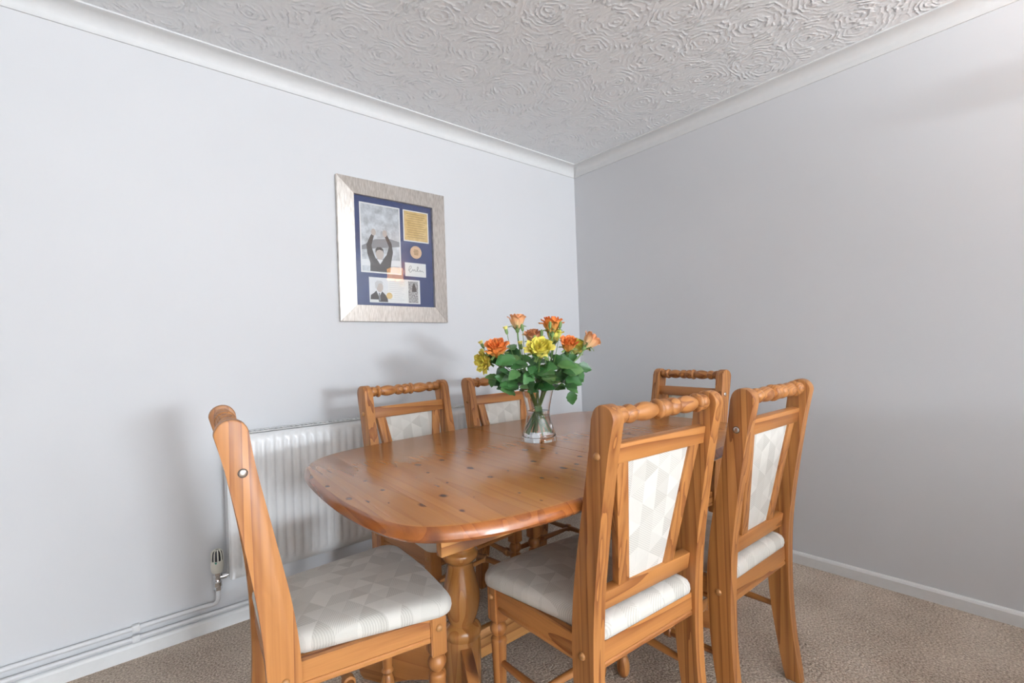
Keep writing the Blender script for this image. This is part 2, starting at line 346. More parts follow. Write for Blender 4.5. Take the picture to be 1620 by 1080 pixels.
struct('wall_side', wall_with_hole(RY0, 0, RX0-T, RX0, SIDE_FILL_WIN[0], SIDE_FILL_WIN[1], SIDE_FILL_WIN[2], SIDE_FILL_WIN[3], 'y'), 'dark_wall', 'unseen side wall behind the viewer, darkened to cut bounced light', 'wall')
# coving: a cove profile, mitred at the corner
CD = 0.068
def cove_profile():
    pts = [(0, H), (CD+0.004, H), (CD+0.004, H-0.006), (CD-0.004, H-0.009)]
    for i in range(1, 8):
        a = PI/2*i/8; pts.append((0.010+(CD-0.014)*(1-math.sin(a)), H-0.009-(CD-0.020)*(1-math.cos(a))))
    pts += [(0.010, H-CD+0.008), (0.006, H-CD), (0, H-CD)]
    return pts
cp = cove_profile()
def cove(side):
    v = []; n = len(cp)
    for end in (0, 1):
        for d, z in cp:
            if side == 'left': v.append((-d if end else RX0, -d, z))
            else: v.append((-d, -d if end else RY0, z))
    f = [(i, (i+1) % n, n+(i+1) % n, n+i) for i in range(n)] + [tuple(range(n)), tuple(range(n, 2*n))]
    return pyd('coving', v, f)
for i, s in enumerate(('left', 'right')):
    o = link('trim_%d' % (i+1), cove(s), 'coving', None, True, 0.5); o['kind'] = 'structure'
    tag(o, 'white cove moulding along the ceiling above the %s' % ('radiator wall' if s == 'left' else 'bare wall on the right'), 'coving')
# the rough filler left in the coving mitre
mit = thing('mitre_filler', 'ragged white filler ridges in the mitred corner of the coving', 'filler', (0, 0, 0))
mit['kind'] = 'structure'
for k, off in enumerate((0.006, 0.013, 0.021)):
    path = [(-d+0.0006, -d-off-0.0015*math.sin(j+k), z) for j, (d, z) in enumerate(cp[3:-1])]
    link('ridge', tube_me([Vector(q)+Vector((-0.0012, 0, 0)) for q in path], 0.0022, 6), 'coving', mit)
def skirt(side, h=0.056, t=0.016):
    prof = [(0, -0.01), (t, -0.01), (t, h-0.012), (t-0.004, h-0.004), (t-0.009, h), (0, h)]; n = len(prof); v = []
    for end in (0, 1):
        for d, z in prof: v.append((-d if end else RX0, -d, z) if side == 'left' else (-d, -d if end else RY0, z))
    f = [(i, (i+1) % n, n+(i+1) % n, n+i) for i in range(n)] + [tuple(range(n)), tuple(range(n, 2*n))]
    return pyd('skirting', v, f)
for s in ('left', 'right'):
    o = link('baseboard_'+s, skirt(s), 'trim', None, True, 0.3); o['kind'] = 'structure'
    tag(o, 'low white skirting board along the %s' % ('radiator wall under the pipes' if s == 'left' else 'bare right-hand wall'), 'skirting')
# window frames behind the viewer
def window(n, axis, a0, a1, z0, z1, plane0, label):
    w = thing('window_%d' % n, label, 'window'); w['kind'] = 'structure'
    def bx(p, q, r, s, d0, d1, mat, nm):
        link(nm, box_me(p, q, d0, d1, r, s, 0.003) if axis == 'x' else box_me(d0, d1, p, q, r, s, 0.003), mat, w)
    d0, d1 = plane0-0.10, plane0-0.04
    bx(a0, a1, z0, z0+0.06, d0, d1, 'trim', 'window_frame'); bx(a0, a1, z1-0.06, z1, d0, d1, 'trim', 'window_frame')
    for c in (a0+0.03, (a0+a1)/2, a1-0.03): bx(c-0.03, c+0.03, z0+0.06, z1-0.06, d0, d1, 'trim', 'mullion')
    for c0, c1 in ((a0+0.06, (a0+a1)/2-0.03), ((a0+a1)/2+0.03, a1-0.06)): bx(c0, c1, z0+0.06, z1-0.06, plane0-0.075, plane0-0.068, 'glass', 'pane')
window(1, 'x', *WIN, RY0, 'white two-light window in the wall behind the viewer')
window(2, 'y', *SIDE_FILL_WIN, RX0, 'unseen two-light window added in the side wall to let in fill light')  # made-up window, added as the opening for the side fill lamps

# ------------------------------------------------------------------ radiator, valve and pipes
rx0, rx1, rz0, rz1, ryf = -2.245, -0.86, 0.215, 0.800, -0.105
rad = thing('radiator', 'white ribbed panel radiator on the wall behind the table', 'radiator', (0, 0, 0))
def rad_panel(yf, sgn):
    pitch = 0.0345; x = rx0+0.012; top, bot = rz1-0.004, rz0+0.004
    zs = [bot, bot+0.03, bot+0.045, top-0.05, top-0.035, top]
    xs = [rx0+0.002, rx0+0.012]; dep = [0.0, 0.0]
    while x+pitch < rx1-0.01:
        for fr, d in ((0.0, 0), (0.22, 0.0), (0.34, 1), (0.80, 1), (0.92, 0.0)): xs.append(x+fr*pitch); dep.append(d)
        x += pitch
    xs += [x, rx1-0.002]; dep += [0, 0]
    v, f = [], []; n = len(xs)
    for j, z in enumerate(zs):
        a = (0, 0.0, 1, 1, 0.0, 0)[j]
        for xx, d in zip(xs, dep): v.append((xx, yf+sgn*0.0055*d*a, z))
    for j in range(len(zs)-1):
        for i in range(n-1): f.append((j*n+i, j*n+i+1, (j+1)*n+i+1, (j+1)*n+i))
    me = pyd('panel', v, f); return me
o = link('front_panel', rad_panel(ryf+0.008, -1), 'radiator', rad, True, 1.2)
sm = o.modifiers.new('thickness', 'SOLIDIFY'); sm.thickness = 0.0015
o = link('rear_panel', rad_panel(-0.035, 1), 'radiator', rad, True, 1.2)
sm = o.modifiers.new('thickness', 'SOLIDIFY'); sm.thickness = 0.0015
for x in (rx0, rx1-0.003): link('side_panel', box_me(x, x+0.003, ryf+0.004, -0.032, rz0+0.012, rz1+0.001, 0.001), 'radiator', rad)
gms = [box_me(rx0+0.004, rx1-0.004, ryf+0.006, ryf+0.014, rz1, rz1+0.004, 0.001), box_me(rx0+0.004, rx1-0.004, -0.045, -0.034, rz1, rz1+0.004, 0.001)]
x = rx0+0.01
while x < rx1-0.01:
    gms.append(box_me(x, x+0.008, ryf+0.012, -0.044, rz1+0.0005, rz1+0.0032)); x += 0.021
link('top_grille', join_me(gms), 'grille', rad, False)
fms = []; x = rx0+0.02
while x < rx1-0.02:
    fms.append(box_me(x, x+0.004, ryf+0.012, -0.045, rz0+0.05, rz1-0.03)); x += 0.022
link('convector_fins', join_me(fms), 'grille', rad, False)
for x in (rx0+0.25, rx1-0.25): link('wall_bracket', box_me(x-0.02, x+0.02, -0.0345, -0.0006, rz0+0.08, rz1-0.08, 0.002), 'radiator', rad)
rad.location = ((rx0+rx1)/2, -0.055, rz0)
for ch in rad.children: ch.data.transform(Matrix.Translation(-Vector(rad.location)))
# thermostatic valve
VX, VY = -2.283, -0.066

val = thing('radiator_valve', 'cream and black thermostatic valve beside the radiator\'s left end', 'valve', (VX, VY, 0))
hb = link('valve_head', lathe_me(smooth_prof([(0.008, 0.252), (0.0150, 0.254), (0.0180, 0.264), (0.0195, 0.285), (0.0190, 0.300), (0.0185, 0.302)], 3), 24), 'cream', val)
kn = link('valve_cap', lathe_me(smooth_prof([(0.0165, 0.298), (0.0170, 0.310), (0.0155, 0.332), (0.0130, 0.340), (0.0070, 0.344), (0.001, 0.3445)], 3), 24), 'black', val)
for k in range(10):
    a = 2*PI*k/10+0.3
    c, s = math.cos(a), math.sin(a)
    link('cap_rib', tube_me([(0.0172*c, 0.0172*s, 0.301), (0.0174*c, 0.0174*s, 0.312), (0.016*c, 0.016*s, 0.331), (0.0125*c, 0.0125*s, 0.341), (0.006*c, 0.006*s, 0.345)], 0.0021, 6), 'cream', kn)
a = math.atan2(-1.0, -0.35)
link('pointer_mark', prism_me([(-0.004, 0.301), (0.004, 0.301), (0, 0.292)], 0.0188, 0.0203, 'yz', 0, Matrix.Rotation(a, 4, 'Z')), 'green', hb)
link('valve_body', lathe_me(smooth_prof([(0.0105, 0.196), (0.0125, 0.200), (0.0125, 0.216), (0.0095, 0.219), (0.0095, 0.240), (0.0120, 0.243), (0.0120, 0.254)], 2), 20), 'chrome', val)
link('tail_pipe', lathe_me([(0.008, 0), (0.008, 0.006), (0.0115, 0.0065), (0.0115, 0.020), (0.007, 0.0205), (0.007, 0.052)], 16, align((0.006, 0, 0.232), (0.058, 0, 0.236))), 'chrome', val)
val.scale = (1.18, 1.18, 1.0)
link('union_nut', lathe_me([(0.0125, 0), (0.0135, 0.002), (0.0135, 0.014), (0.0125, 0.016)], 6, align((0, 0, 0.184), (0, 0, 0.2))), 'chrome', val, False)
# pipes
UP, LP = 0.112, 0.074
arc = [(VX, VY, 0.19), (VX, VY, 0.155), (VX-0.004, VY+0.010, 0.133), (VX-0.010, -0.035, 0.119), (VX-0.024, -0.020, 0.1135), (VX-0.045, -0.0135, UP)]
sp = smooth_prof(arc, 4)+[(-3.2, -0.0135, UP), (RX0+0.01, -0.0135, UP)]
tag(link('heating_pipe', tube_me(sp, 0.0085, 12), 'pipe'), 'upper white heating pipe bending up to the radiator valve', 'pipe')
tag(link('heating_pipe', tube_me([(RX0+0.01, -0.0135, LP), (-3.0, -0.0135, LP), (-2.0, -0.0135, LP), (-0.80, -0.0135, LP)]+[(-0.775, -0.016, LP+0.008), (-0.77, -0.02, LP+0.03), (-0.77, -0.03, 0.16), (-0.77, -0.066, 0.20), (-0.79, -0.066, 0.235), (-0.86, -0.066, 0.236)], 0.0085, 12), 'pipe'), 'lower white heating pipe running just above the skirting board', 'pipe')
for z, nm in ((UP, 'upper'), (LP, 'lower')):
    c = tag(link('pipe_clip', join_me([box_me(-2.555, -2.531, -0.0245, 0.0, z-0.0125, z+0.0125, 0.004), box_me(-2.551, -2.535, -0.0265, -0.02, z-0.008, z+0.008, 0.002)]), 'clip'), 'white plastic clip holding the %s heating pipe' % nm, 'clip', None)

# ------------------------------------------------------------------ framed memorabilia on the wall
FX0, FX1, FZ0, FZ1 = -1.735, -1.124, 1.2755, 1.9945; FW = 0.083
fr = thing('framed_display', 'wide silver frame with blue mount holding photos, medal and signature', 'picture', ((FX0+FX1)/2, 0, FZ0))
W2, HH = (FX1-FX0)/2, FZ1-FZ0
def bar(pts):     # mitred moulding: outer edge low, inner lip raised
    (a, b, c, d) = pts
    v = []
    for (x, z) in (a, b, c, d): v.append((x, -0.004, z))
    for (x, z), y in zip((a, b, c, d), (-0.022, -0.022, -0.030, -0.030)): v.append((x, y, z))
    f = [(0, 1, 2, 3), (4, 5, 6, 7), (0, 1, 5, 4), (1, 2, 6, 5), (2, 3, 7, 6), (3, 0, 4, 7)]
    me = pyd('bar', v, f); bm = bmesh.new(); bm.from_mesh(me); bmesh.ops.bevel(bm, geom=list(bm.edges), offset=0.0012, segments=1, affect='EDGES'); return from_bm(bm, 'bar')
O = [(-W2, 0), (W2, 0), (W2, HH), (-W2, HH)]; I = [(-W2+FW, FW), (W2-FW, FW), (W2-FW, HH-FW), (-W2+FW, HH-FW)]
for k in range(4): link('frame_bar', bar((O[k], O[(k+1) % 4], I[(k+1) % 4], I[k])), 'silver', fr, False)
link('backing_board', box_me(-W2+0.02, W2-0.02, -0.006, -0.001, 0.02, HH-0.02), 'backing', fr, False)
mt = link('mount_board', box_me(-W2+FW-0.01, W2-FW+0.01, -0.010, -0.006, FW-0.01, HH-FW+0.01), 'mount', fr, False)
# px: world x on the wall, z: height
CXF = (FX0+FX1)/2
def sheet(nm, mat, x0, x1, z0, z1, y=-0.0105, parent=fr, t=0.0008):
    return link(nm, box_me(x0-CXF, x1-CXF, y-t, y, z0-FZ0, z1-FZ0), mat, parent, False)
def flat(nm, mat, pts, y, parent):
    p = [(a-CXF, b-FZ0) for a, b in pts]; return link(nm, prism_me(p, y-0.0002, y, 'xz'), mat, parent, False)
def disc(cx, cz, rx, rz, n=20): return [(cx+rx*math.cos(2*PI*i/n), cz+rz*math.sin(2*PI*i/n)) for i in range(n)]
Y1 = -0.0114
ph = sheet('photo_border', 'paper', -1.620, -1.398, 1.526, 1.882)
link('photo_print', box_me(-1.613-CXF, -1.405-CXF, Y1-0.0004, Y1, 1.533-FZ0, 1.875-FZ0), 'greyphoto', ph, False)
Y2 = Y1-0.0005
flat('stand_roof', 'midgrey', [(-1.613, 1.66), (-1.54, 1.70), (-1.46, 1.71), (-1.405, 1.70), (-1.405, 1.675), (-1.613, 1.64)], Y2, ph)
flat('hoarding', 'shirt', [(-1.613, 1.56), (-1.405, 1.57), (-1.405, 1.60), (-1.613, 1.592)], Y2, ph)
flat('jumper', 'darkcloth', [(-1.572, 1.534), (-1.570, 1.575), (-1.585, 1.625), (-1.588, 1.668), (-1.566, 1.715), (-1.556, 1.730), (-1.545, 1.722), (-1.562, 1.665), (-1.552, 1.628), (-1.540, 1.600), (-1.500, 1.600), (-1.480, 1.625), (-1.466, 1.668), (-1.490, 1.725), (-1.478, 1.735), (-1.450, 1.685), (-1.444, 1.640), (-1.455, 1.590), (-1.462, 1.534)], Y2-0.0002, ph)
flat('collar', 'shirt', [(-1.535, 1.598), (-1.517, 1.572), (-1.500, 1.598)], Y2-0.0004, ph)
flat('face', 'skin', disc(-1.518, 1.626, 0.022, 0.030), Y2-0.0005, ph)
flat('hair', 'darkcloth', [(-1.541, 1.628), (-1.541, 1.648), (-1.530, 1.660), (-1.512, 1.662), (-1.498, 1.652), (-1.495, 1.632), (-1.502, 1.644), (-1.520, 1.648), (-1.534, 1.642)], Y2-0.0007, ph)
for cx in (-1.549, -1.487): flat('hand', 'skin', disc(cx, 1.735, 0.013, 0.018, 12), Y2-0.0004, ph)
ce = sheet('certificate', 'paper', -1.379, -1.226, 1.712, 1.881)
link('gold_print', box_me(-1.373-CXF, -1.232-CXF, Y1-0.0004, Y1, 1.718-FZ0, 1.875-FZ0), 'gold', ce, False)
for k in range(11):
    z = 1.862-k*0.0125; w = 0.055 if k in (0, 10) else 0.060-0.006*((k*7) % 3)
    sheet('text_line', 'brownink', -1.3025-w, -1.3025+w, z-0.0011, z+0.0011, Y2, ce, 0.0002)
md = link('medal', lathe_me(smooth_prof([(0.0345, 0), (0.0345, 0.0015), (0.032, 0.003), (0.029, 0.0022), (0.0285, 0.002), (0.001, 0.002)], 2), 32, align((-1.308-CXF, -0.0105, 1.656-FZ0), (-1.308-CXF, -0.02, 1.656-FZ0))), 'bronze', fr)
for dz, w in ((0.012, 0.012), (0.004, 0.015), (-0.004, 0.013), (-0.012, 0.012)): sheet('medal_relief', 'brownink', -1.308-w, -1.308+w, 1.656+dz-0.0025, 1.656+dz+0.0025, -0.0126, md, 0.0008)
sg = sheet('signature_card', 'paper', -1.376, -1.250, 1.523, 1.597)
sig = [(-1.357, 1.553), (-1.350, 1.574), (-1.342, 1.580), (-1.340, 1.570), (-1.352, 1.556), (-1.346, 1.545), (-1.336, 1.553), (-1.330, 1.562), (-1.325, 1.553), (-1.319, 1.563), (-1.314, 1.552), (-1.306, 1.556), (-1.302, 1.578), (-1.296, 1.572), (-1.303, 1.556), (-1.292, 1.552), (-1.287, 1.562), (-1.281, 1.551), (-1.275, 1.558), (-1.265, 1.549)]
link('signature', tube_me([(a-CXF, -0.0116, b-FZ0) for a, b in smooth_prof(sig, 3)], 0.0009, 5), 'ink', sg)
cd = sheet('portrait_card', 'paper', -1.580, -1.291, 1.375, 1.504)
flat('portrait_ground', 'shirt', [(-1.577, 1.379), (-1.577, 1.500), (-1.478, 1.500), (-1.478, 1.379)], Y1, cd)
flat('suit', 'darkcloth', [(-1.575, 1.390), (-1.573, 1.412), (-1.555, 1.424), (-1.543, 1.436), (-1.528, 1.405), (-1.512, 1.434), (-1.495, 1.418), (-1.482, 1.400), (-1.480, 1.379), (-1.530, 1.379), (-1.532, 1.390)], Y1-0.0003, cd)
flat('shirt_front', 'shirt', [(-1.543, 1.436), (-1.528, 1.400), (-1.512, 1.434)], Y1-0.0005, cd)
flat('tie', 'midgrey', [(-1.531, 1.425), (-1.524, 1.425), (-1.520, 1.385), (-1.530, 1.383)], Y1-0.0007, cd)
flat('face', 'skin', disc(-1.524, 1.455, 0.0185, 0.026), Y1-0.0008, cd)
flat('hair', 'hairg', [(-1.548, 1.448), (-1.550, 1.475), (-1.538, 1.488), (-1.515, 1.488), (-1.503, 1.476), (-1.510, 1.474), (-1.530, 1.472), (-1.538, 1.450)], Y1-0.001, cd)
flat('coin', 'gold', disc(-1.472, 1.412, 0.017, 0.017), Y1-0.0009, cd)
flat('caption_strip', 'paper', [(-1.577, 1.379), (-1.534, 1.379), (-1.534, 1.388), (-1.577, 1.388)], Y1-0.0009, cd)
for k in range(10):
    z = 1.488-k*0.0105; sheet('text_line', 'hairg', -1.470+(0.025 if 5 < k < 9 else 0), -1.385-(k % 3)*0.008, z-0.0009, z+0.0009, Y1, cd, 0.0002)
link('small_photo', box_me(-1.361-CXF, -1.303-CXF, Y1-0.0004, Y1, 1.380-FZ0, 1.496-FZ0), 'crowd', cd, False)
flat('small_figure', 'darkcloth', [(-1.340, 1.44), (-1.338, 1.465), (-1.330, 1.488), (-1.322, 1.480), (-1.316, 1.462), (-1.312, 1.44)], Y1-0.0006, cd)
link('glass_pane', box_me(-W2+FW-0.006, W2-FW+0.006, -0.0205, -0.0185, FW-0.006, HH-FW+0.006), 'glass', fr, False)

# ------------------------------------------------------------------ wall lamp (it glints in the picture glass; just out of frame on the right wall)
LY, LZ = -2.70, 2.01
lamp = thing('wall_lamp', 'lit square-shaded wall lamp on the right-hand wall, reflected in the picture glass', 'lamp', (0, LY, LZ))
link('wall_plate', box_me(-0.02, 0, -0.05, 0.05, -0.13, 0.0, 0.004), 'brass', lamp)
link('arm', tube_me([(-0.015, 0, -0.09), (-0.07, 0, -0.10), (-0.10, 0, -0.08), (-0.10, 0, -0.04)], 0.006, 10), 'brass', lamp)
link('lamp_shade', join_me([box_me(-0.165, -0.16, -0.065, 0.065, -0.06, 0.07), box_me(-0.04, -0.035, -0.065, 0.065, -0.06, 0.07), box_me(-0.16, -0.04, -0.065, -0.06, -0.06, 0.07), box_me(-0.16, -0.04, 0.06, 0.065, -0.06, 0.07)]), 'lampglass', lamp, False)

# ------------------------------------------------------------------ unseen cabinet added behind the viewer to shade the carpet on the right
sb = thing('shade_cabinet', 'unseen pine cabinet with two doors, added behind the viewer to cast shade', 'shade_cabinet', (-0.84, -3.25, 0))
link('carcass', box_me(-0.58, 0.58, -0.20, 0.20, 0.06, 0.86, 0.004), 'px', sb)
link('top', box_me(-0.60, 0.60, -0.22, 0.22, 0.86, 0.89, 0.006), 'px', sb)
link('plinth', box_me(-0.56, 0.56, -0.18, 0.18, 0.0, 0.06, 0.002), 'px', sb)
for x in (-0.285, 0.285):
    dr = link('door', box_me(x-0.28, x+0.28, 0.20, 0.218, 0.09, 0.84, 0.004), 'pz', sb)
    link('knob', lathe_me([(0.006, 0), (0.007, 0.010), (0.015, 0.018), (0.013, 0.026), (0.001, 0.028)], 16, align((x*0.18, 0.218, 0.5), (x*0.18, 0.3, 0.5))), 'peg', dr)

# ------------------------------------------------------------------ dining chairs
def lerp_tab(tab, z):
    for (a, p), (b, q) in zip(tab, tab[1:]):
        if z <= b:
            t = (z-a)/(b-a); return p+(q-p)*t
    return tab[-1][1]
YC = smooth_prof([(0, -0.034), (0.12, -0.016), (0.25, -0.003), (0.41, 0.0), (0.55, -0.011), (0.70, -0.036), (0.87, -0.069), (0.95, -0.085)], 4)
YW = smooth_prof([(0, 0.046), (0.12, 0.052), (0.25, 0.060), (0.41, 0.068), (0.55, 0.066), (0.70, 0.060), (0.87, 0.056), (0.95, 0.064)], 4)
W, PT = 0.422, 0.036                    # outer width over the posts, post thickness
ZT = 0.982
def post_poly():
    zs = [i*0.95/26 for i in range(27)]
    front = [(lerp_tab(YC, z)+lerp_tab(YW, z)/2, z) for z in zs]; back = [(lerp_tab(YC, z)-lerp_tab(YW, z)/2, z) for z in zs]
    cy = lerp_tab(YC, 0.95); r = 0.032
    top = [(cy+r*math.cos(a), 0.95+r*math.sin(a)) for a in [PI*i/14 for i in range(1, 14)]]
    return front+top+back[::-1]
PP = post_poly()
ME = {}
for s in (-1, 1):
    x0, x1 = sorted((s*W/2, s*(W/2-PT))); ME['post', s] = prism_me(PP, x0, x1, 'yz', 0.004)
# spindle top rail
def spindle():
    L = W-2*PT+0.012; z = 0.0; pr = [(0.0115, 0)]
    def bead(l, r, neck=0.0112):
        nonlocal z
        for i in range(1, 8): a = PI*i/8; pr.append((neck+(r-neck)*math.sin(a), z+l*(1-math.cos(a))/2))
        z += l
    def barrel(l, r0, r):
        nonlocal z
        for i in range(0, 9): t = i/8; pr.append((r0+(r-r0)*math.sin(PI*t), z+l*t))
        z += l
    seq = [('b', .031, .0208), ('b', .031, .0215), ('B', .074, .0138, .0218), ('b', .016, .0245), ('b', .034, .0222), ('b', .034, .0222), ('B', .070, .0138, .0218), ('b', .016, .0245), ('b', .031, .0208)]
    tot = sum(q[1] for q in seq); sc = (L-0.014)/tot; z = 0.007; pr.append((0.0115, z))
    for q in seq:
        if q[0] == 'b': bead(q[1]*sc, q[2])
        else: barrel(q[1]*sc, q[2], q[3])
    pr.append((0.0115, z)); pr.append((0.0115, L))
    return lathe_me(pr, 20, align((-L/2, lerp_tab(YC, 0.95), 0.955), (L/2, lerp_tab(YC, 0.95), 0.955)))
ME['spindle'] = spindle()
# tilted back plane: x across, s up along the back, n through its thickness
s0 = Vector((0, lerp_tab(YC, 0.524), 0.524)); s1 = Vector((0, lerp_tab(YC, 0.870), 0.870)); sd = (s1-s0).normalized(); SL = (s1-s0).length
nb = Vector((1, 0, 0)).cross(sd)        # points to the back (-y)
BM = Matrix(((1, 0, 0, 0), (0, sd.y, nb.y, s0.y), (0, sd.z, nb.z, s0.z), (0, 0, 0, 1)))    # local (x, s, n)
XI = W/2-PT+0.002
ME['top_rail'] = box_me(-XI, XI, SL-0.023, SL+0.023, -0.012, 0.012, 0.003, BM)
ME['lower_rail'] = box_me(-XI, XI, -0.023, 0.023, -0.013, 0.013, 0.003, BM)
a0, a1 = 0.019, SL-0.019
TO, TI, BO, BI = 0.158, 0.119, 0.106, 0.067
for s in (-1, 1):
    ME['stile', s] = prism_me([(s*BO, a0), (s*BI, a0), (s*TI, a1), (s*TO, a1)], -0.011, 0.010, 'xy', 0.0025, BM)
def pad():
    v, f = [], []; nu, nv = 12, 14
    for side, amp in ((-1, -0.006), (1, 0.004)):
        for j in range(nv+1):
            t = j/nv; hw = BI+(TI-BI)*t+0.001
            for i in range(nu+1):
                q = -1+2*i/nu; e = (1-abs(q)**6)*(1-abs(2*t-1)**8)
                v.append((q*hw, a0-0.001+(a1-a0+0.002)*t, side*0.003+amp*max(0, e)))
    n = (nu+1)*(nv+1)
    for b in (0, n):
        for j in range(nv):
            for i in range(nu): k = b+j*(nu+1)+i; f.append((k, k+1, k+nu+2, k+nu+1))
    ring = [i for i in range(nu+1)]+[(j+1)*(nu+1)-1 for j in range(1, nv+1)]+[nv*(nu+1)+i for i in range(nu-1, -1, -1)]+[j*(nu+1) for j in range(nv-1, 0, -1)]
    for a, b in zip(ring, ring[1:]+ring[:1]): f.append((a, b, n+b, n+a))
    me = pyd('pad', v, f); me.transform(BM); return me
ME['back_pad'] = pad()
# seat
SZ = 0.437
def seat_outline():
    pts = []
    def arc(cx, cy, r, a0_, a1_, n=7):
        for i in range(n+1):
            a = a0_+(a1_-a0_)*i/n; pts.append((cx+r*math.cos(a), cy+r*math.sin(a)))
    arc(0.186, 0.356, 0.045, 0, PI/2)
    for i in range(1, 8): t = i/8; pts.append((0.186-0.372*t, 0.401+0.008*math.sin(PI*t)))
    arc(-0.186, 0.356, 0.045, PI/2, PI)
    for i in range(1, 8): t = i/8; pts.append((-0.231+(0.231-0.178)*t, 0.356-(0.356-0.046)*t))
    pts += [(-0.176, 0.040), (-0.172, 0.036)]
    arc(-0.160, -0.018, 0.012, PI, 1.5*PI, 3)
    for i in range(1, 6): t = i/6; pts.append((-0.160+0.32*t, -0.030))
    arc(0.160, -0.018, 0.012, 1.5*PI, 2*PI, 3)
    pts += [(0.172, 0.036), (0.176, 0.040)]
    for i in range(1, 8): t = i/8; pts.append((0.178+(0.231-0.178)*t, 0.046+(0.356-0.046)*t))
    return pts
so = seat_outline()
def cushion():
    cx, cy = 0.0, 0.19; v, f = [], []; n = len(so)
    rings = [(0.965, 0.0), (0.99, 0.004), (1.0, 0.014), (0.995, 0.026), (0.975, 0.036), (0.93, 0.043), (0.84, 0.047), (0.65, 0.050), (0.42, 0.052), (0.2, 0.053)]
    for sc, dz in rings:
        for x, y in so: v.append((cx+(x-cx)*sc, cy+(y-cy)*sc, SZ+dz))
    for j in range(len(rings)-1):
        for i in range(n): f.append((j*n+i, j*n+(i+1) % n, (j+1)*n+(i+1) % n, (j+1)*n+i))
    v.append((cx, cy, SZ+0.053)); f += [((len(rings)-1)*n+i, (len(rings)-1)*n+(i+1) % n, len(v)-1) for i in range(n)]
    f.append(tuple(range(n))[::-1]); return pyd('cushion', v, f)
ME['cushion'] = cushion()
AP = [(0, 0.375), (0.010, 0.375), (0.0125, 0.378), (0.0125, 0.385), (0.010, 0.388), (0.0085, 0.3885), (0.010, 0.390), (0.0125, 0.392), (0.0125, SZ), (-0.008, SZ), (-0.008, 0.375)]
def apron(a, b):     # moulded board from a to b (plan points); profile's +x faces the right of travel
    a, b = Vector((*a, 0)), Vector((*b, 0)); d = (b-a).normalized(); nrm = Vector((d.y, -d.x, 0)); v = []; n = len(AP)
    for e in (a, b):
        for o_, z in AP: q = e+nrm*o_; v.append((q.x, q.y, z))
    f = [(i, (i+1) % n, n+(i+1) % n, n+i) for i in range(n)]+[tuple(range(n)), tuple(range(n, 2*n))]
    return pyd('apron', v, f)
LX, LYF = 0.201, 0.352
ME['apron', 'right'] = apron((0.186, 0.025), (0.203, 0.340)); ME['apron', 'left'] = apron((-0.203, 0.340), (-0.186, 0.025))
ME['apron', 'front'] = apron((0.19, LYF), (-0.19, LYF)); ME['apron', 'back'] = apron((-0.178, -0.012), (0.178, -0.012))
LEG = smooth_prof([(0.012, 0.0), (0.0185, 0.012), (0.0215, 0.034), (0.0185, 0.056), (0.0140, 0.068), (0.0150, 0.073), (0.0195, 0.080), (0.0150, 0.088), (0.0155, 0.100), (0.0175, 0.14), (0.0210, 0.262), (0.0225, 0.280), (0.0212, 0.2905), (0.0125, 0.2965), (0.0180, 0.302), (0.0240, 0.317), (0.0195, 0.331), (0.0135, 0.337)], 3)
for s in (-1, 1):
    blk = bmesh.new(); bmesh.ops.create_cube(blk, size=1)
    for v in blk.verts: v.co = Vector((s*LX+v.co.x*0.042, LYF+v.co.y*0.042, 0.386+v.co.z*0.102))
    bot = [e for e in blk.edges if all(abs(v.co.z-0.335) < 1e-5 for v in e.verts)]
    bmesh.ops.bevel(blk, geom=bot, offset=0.013, segments=4, profile=0.5, affect='EDGES')
    sharp = [e for e in blk.edges if abs(e.verts[0].co.z-e.verts[1].co.z) > 0.05]; bmesh.ops.bevel(blk, geom=sharp, offset=0.0025, segments=2, affect='EDGES')
    ME['block', s] = from_bm(blk, 'block')
    ME['leg', s] = join_me([ME['block', s], lathe_me(LEG, 20, Matrix.Translation((s*LX, LYF, 0)))])
def dowel(a, b, rmid=0.0125, ring=True):
    L = (Vector(b)-Vector(a)).length
    pr = [(0.008, 0), (0.0095, L*0.15), (rmid*0.95, L*0.42)]
    if ring: pr += [(rmid*0.95, L*0.462), (rmid*1.35, L*0.472), (rmid*1.42, L*0.5), (rmid*1.35, L*0.528), (rmid*0.95, L*0.538)]
    pr += [(rmid*0.95, L*0.58), (0.0095, L*0.85), (0.008, L)]
    return lathe_me(pr, 14, align(a, b))
for s in (-1, 1): ME['stretch', s] = dowel((s*LX, LYF-0.012, 0.225), (s*0.192, 0.008, 0.225))
ME['stretch', 'x'] = dowel((-0.197, 0.18, 0.225), (0.197, 0.18, 0.225))
def peg(p, s, r=0.0088): return lathe_me([(r, -0.002), (r, 0.0015), (r*0.85, 0.0042), (r*0.5, 0.0058), (0.0005, 0.0063)], 16, align(p, (p[0]+s, p[1], p[2])))
for s in (-1, 1):
    ME['peg', 'top', s] = peg((s*W/2, -0.067, 0.870), s); ME['peg', 'low', s] = peg((s*W/2, 0.0, 0.411), s); ME['peg', 'front', s] = peg((s*(LX+0.021), LYF, 0.411), s)
    x = s*W/2
    ME['bolt', s] = lathe_me([(0.0078, -0.001), (0.0078, 0.0008), (0.0060, 0.0022), (0.0030, 0.0024), (0.0028, 0.0012), (0.0005, 0.0012)], 16, align((x, -0.067, 0.870), (x+s, -0.067, 0.870)))
    ME['bolthole', s] = lathe_me([(0.0098, -0.001), (0.0098, 0.0003), (0.0002, 0.0003)], 16, align((x, -0.067, 0.870), (x+s, -0.067, 0.870)))
GR = 'pine chairs around the dining table'
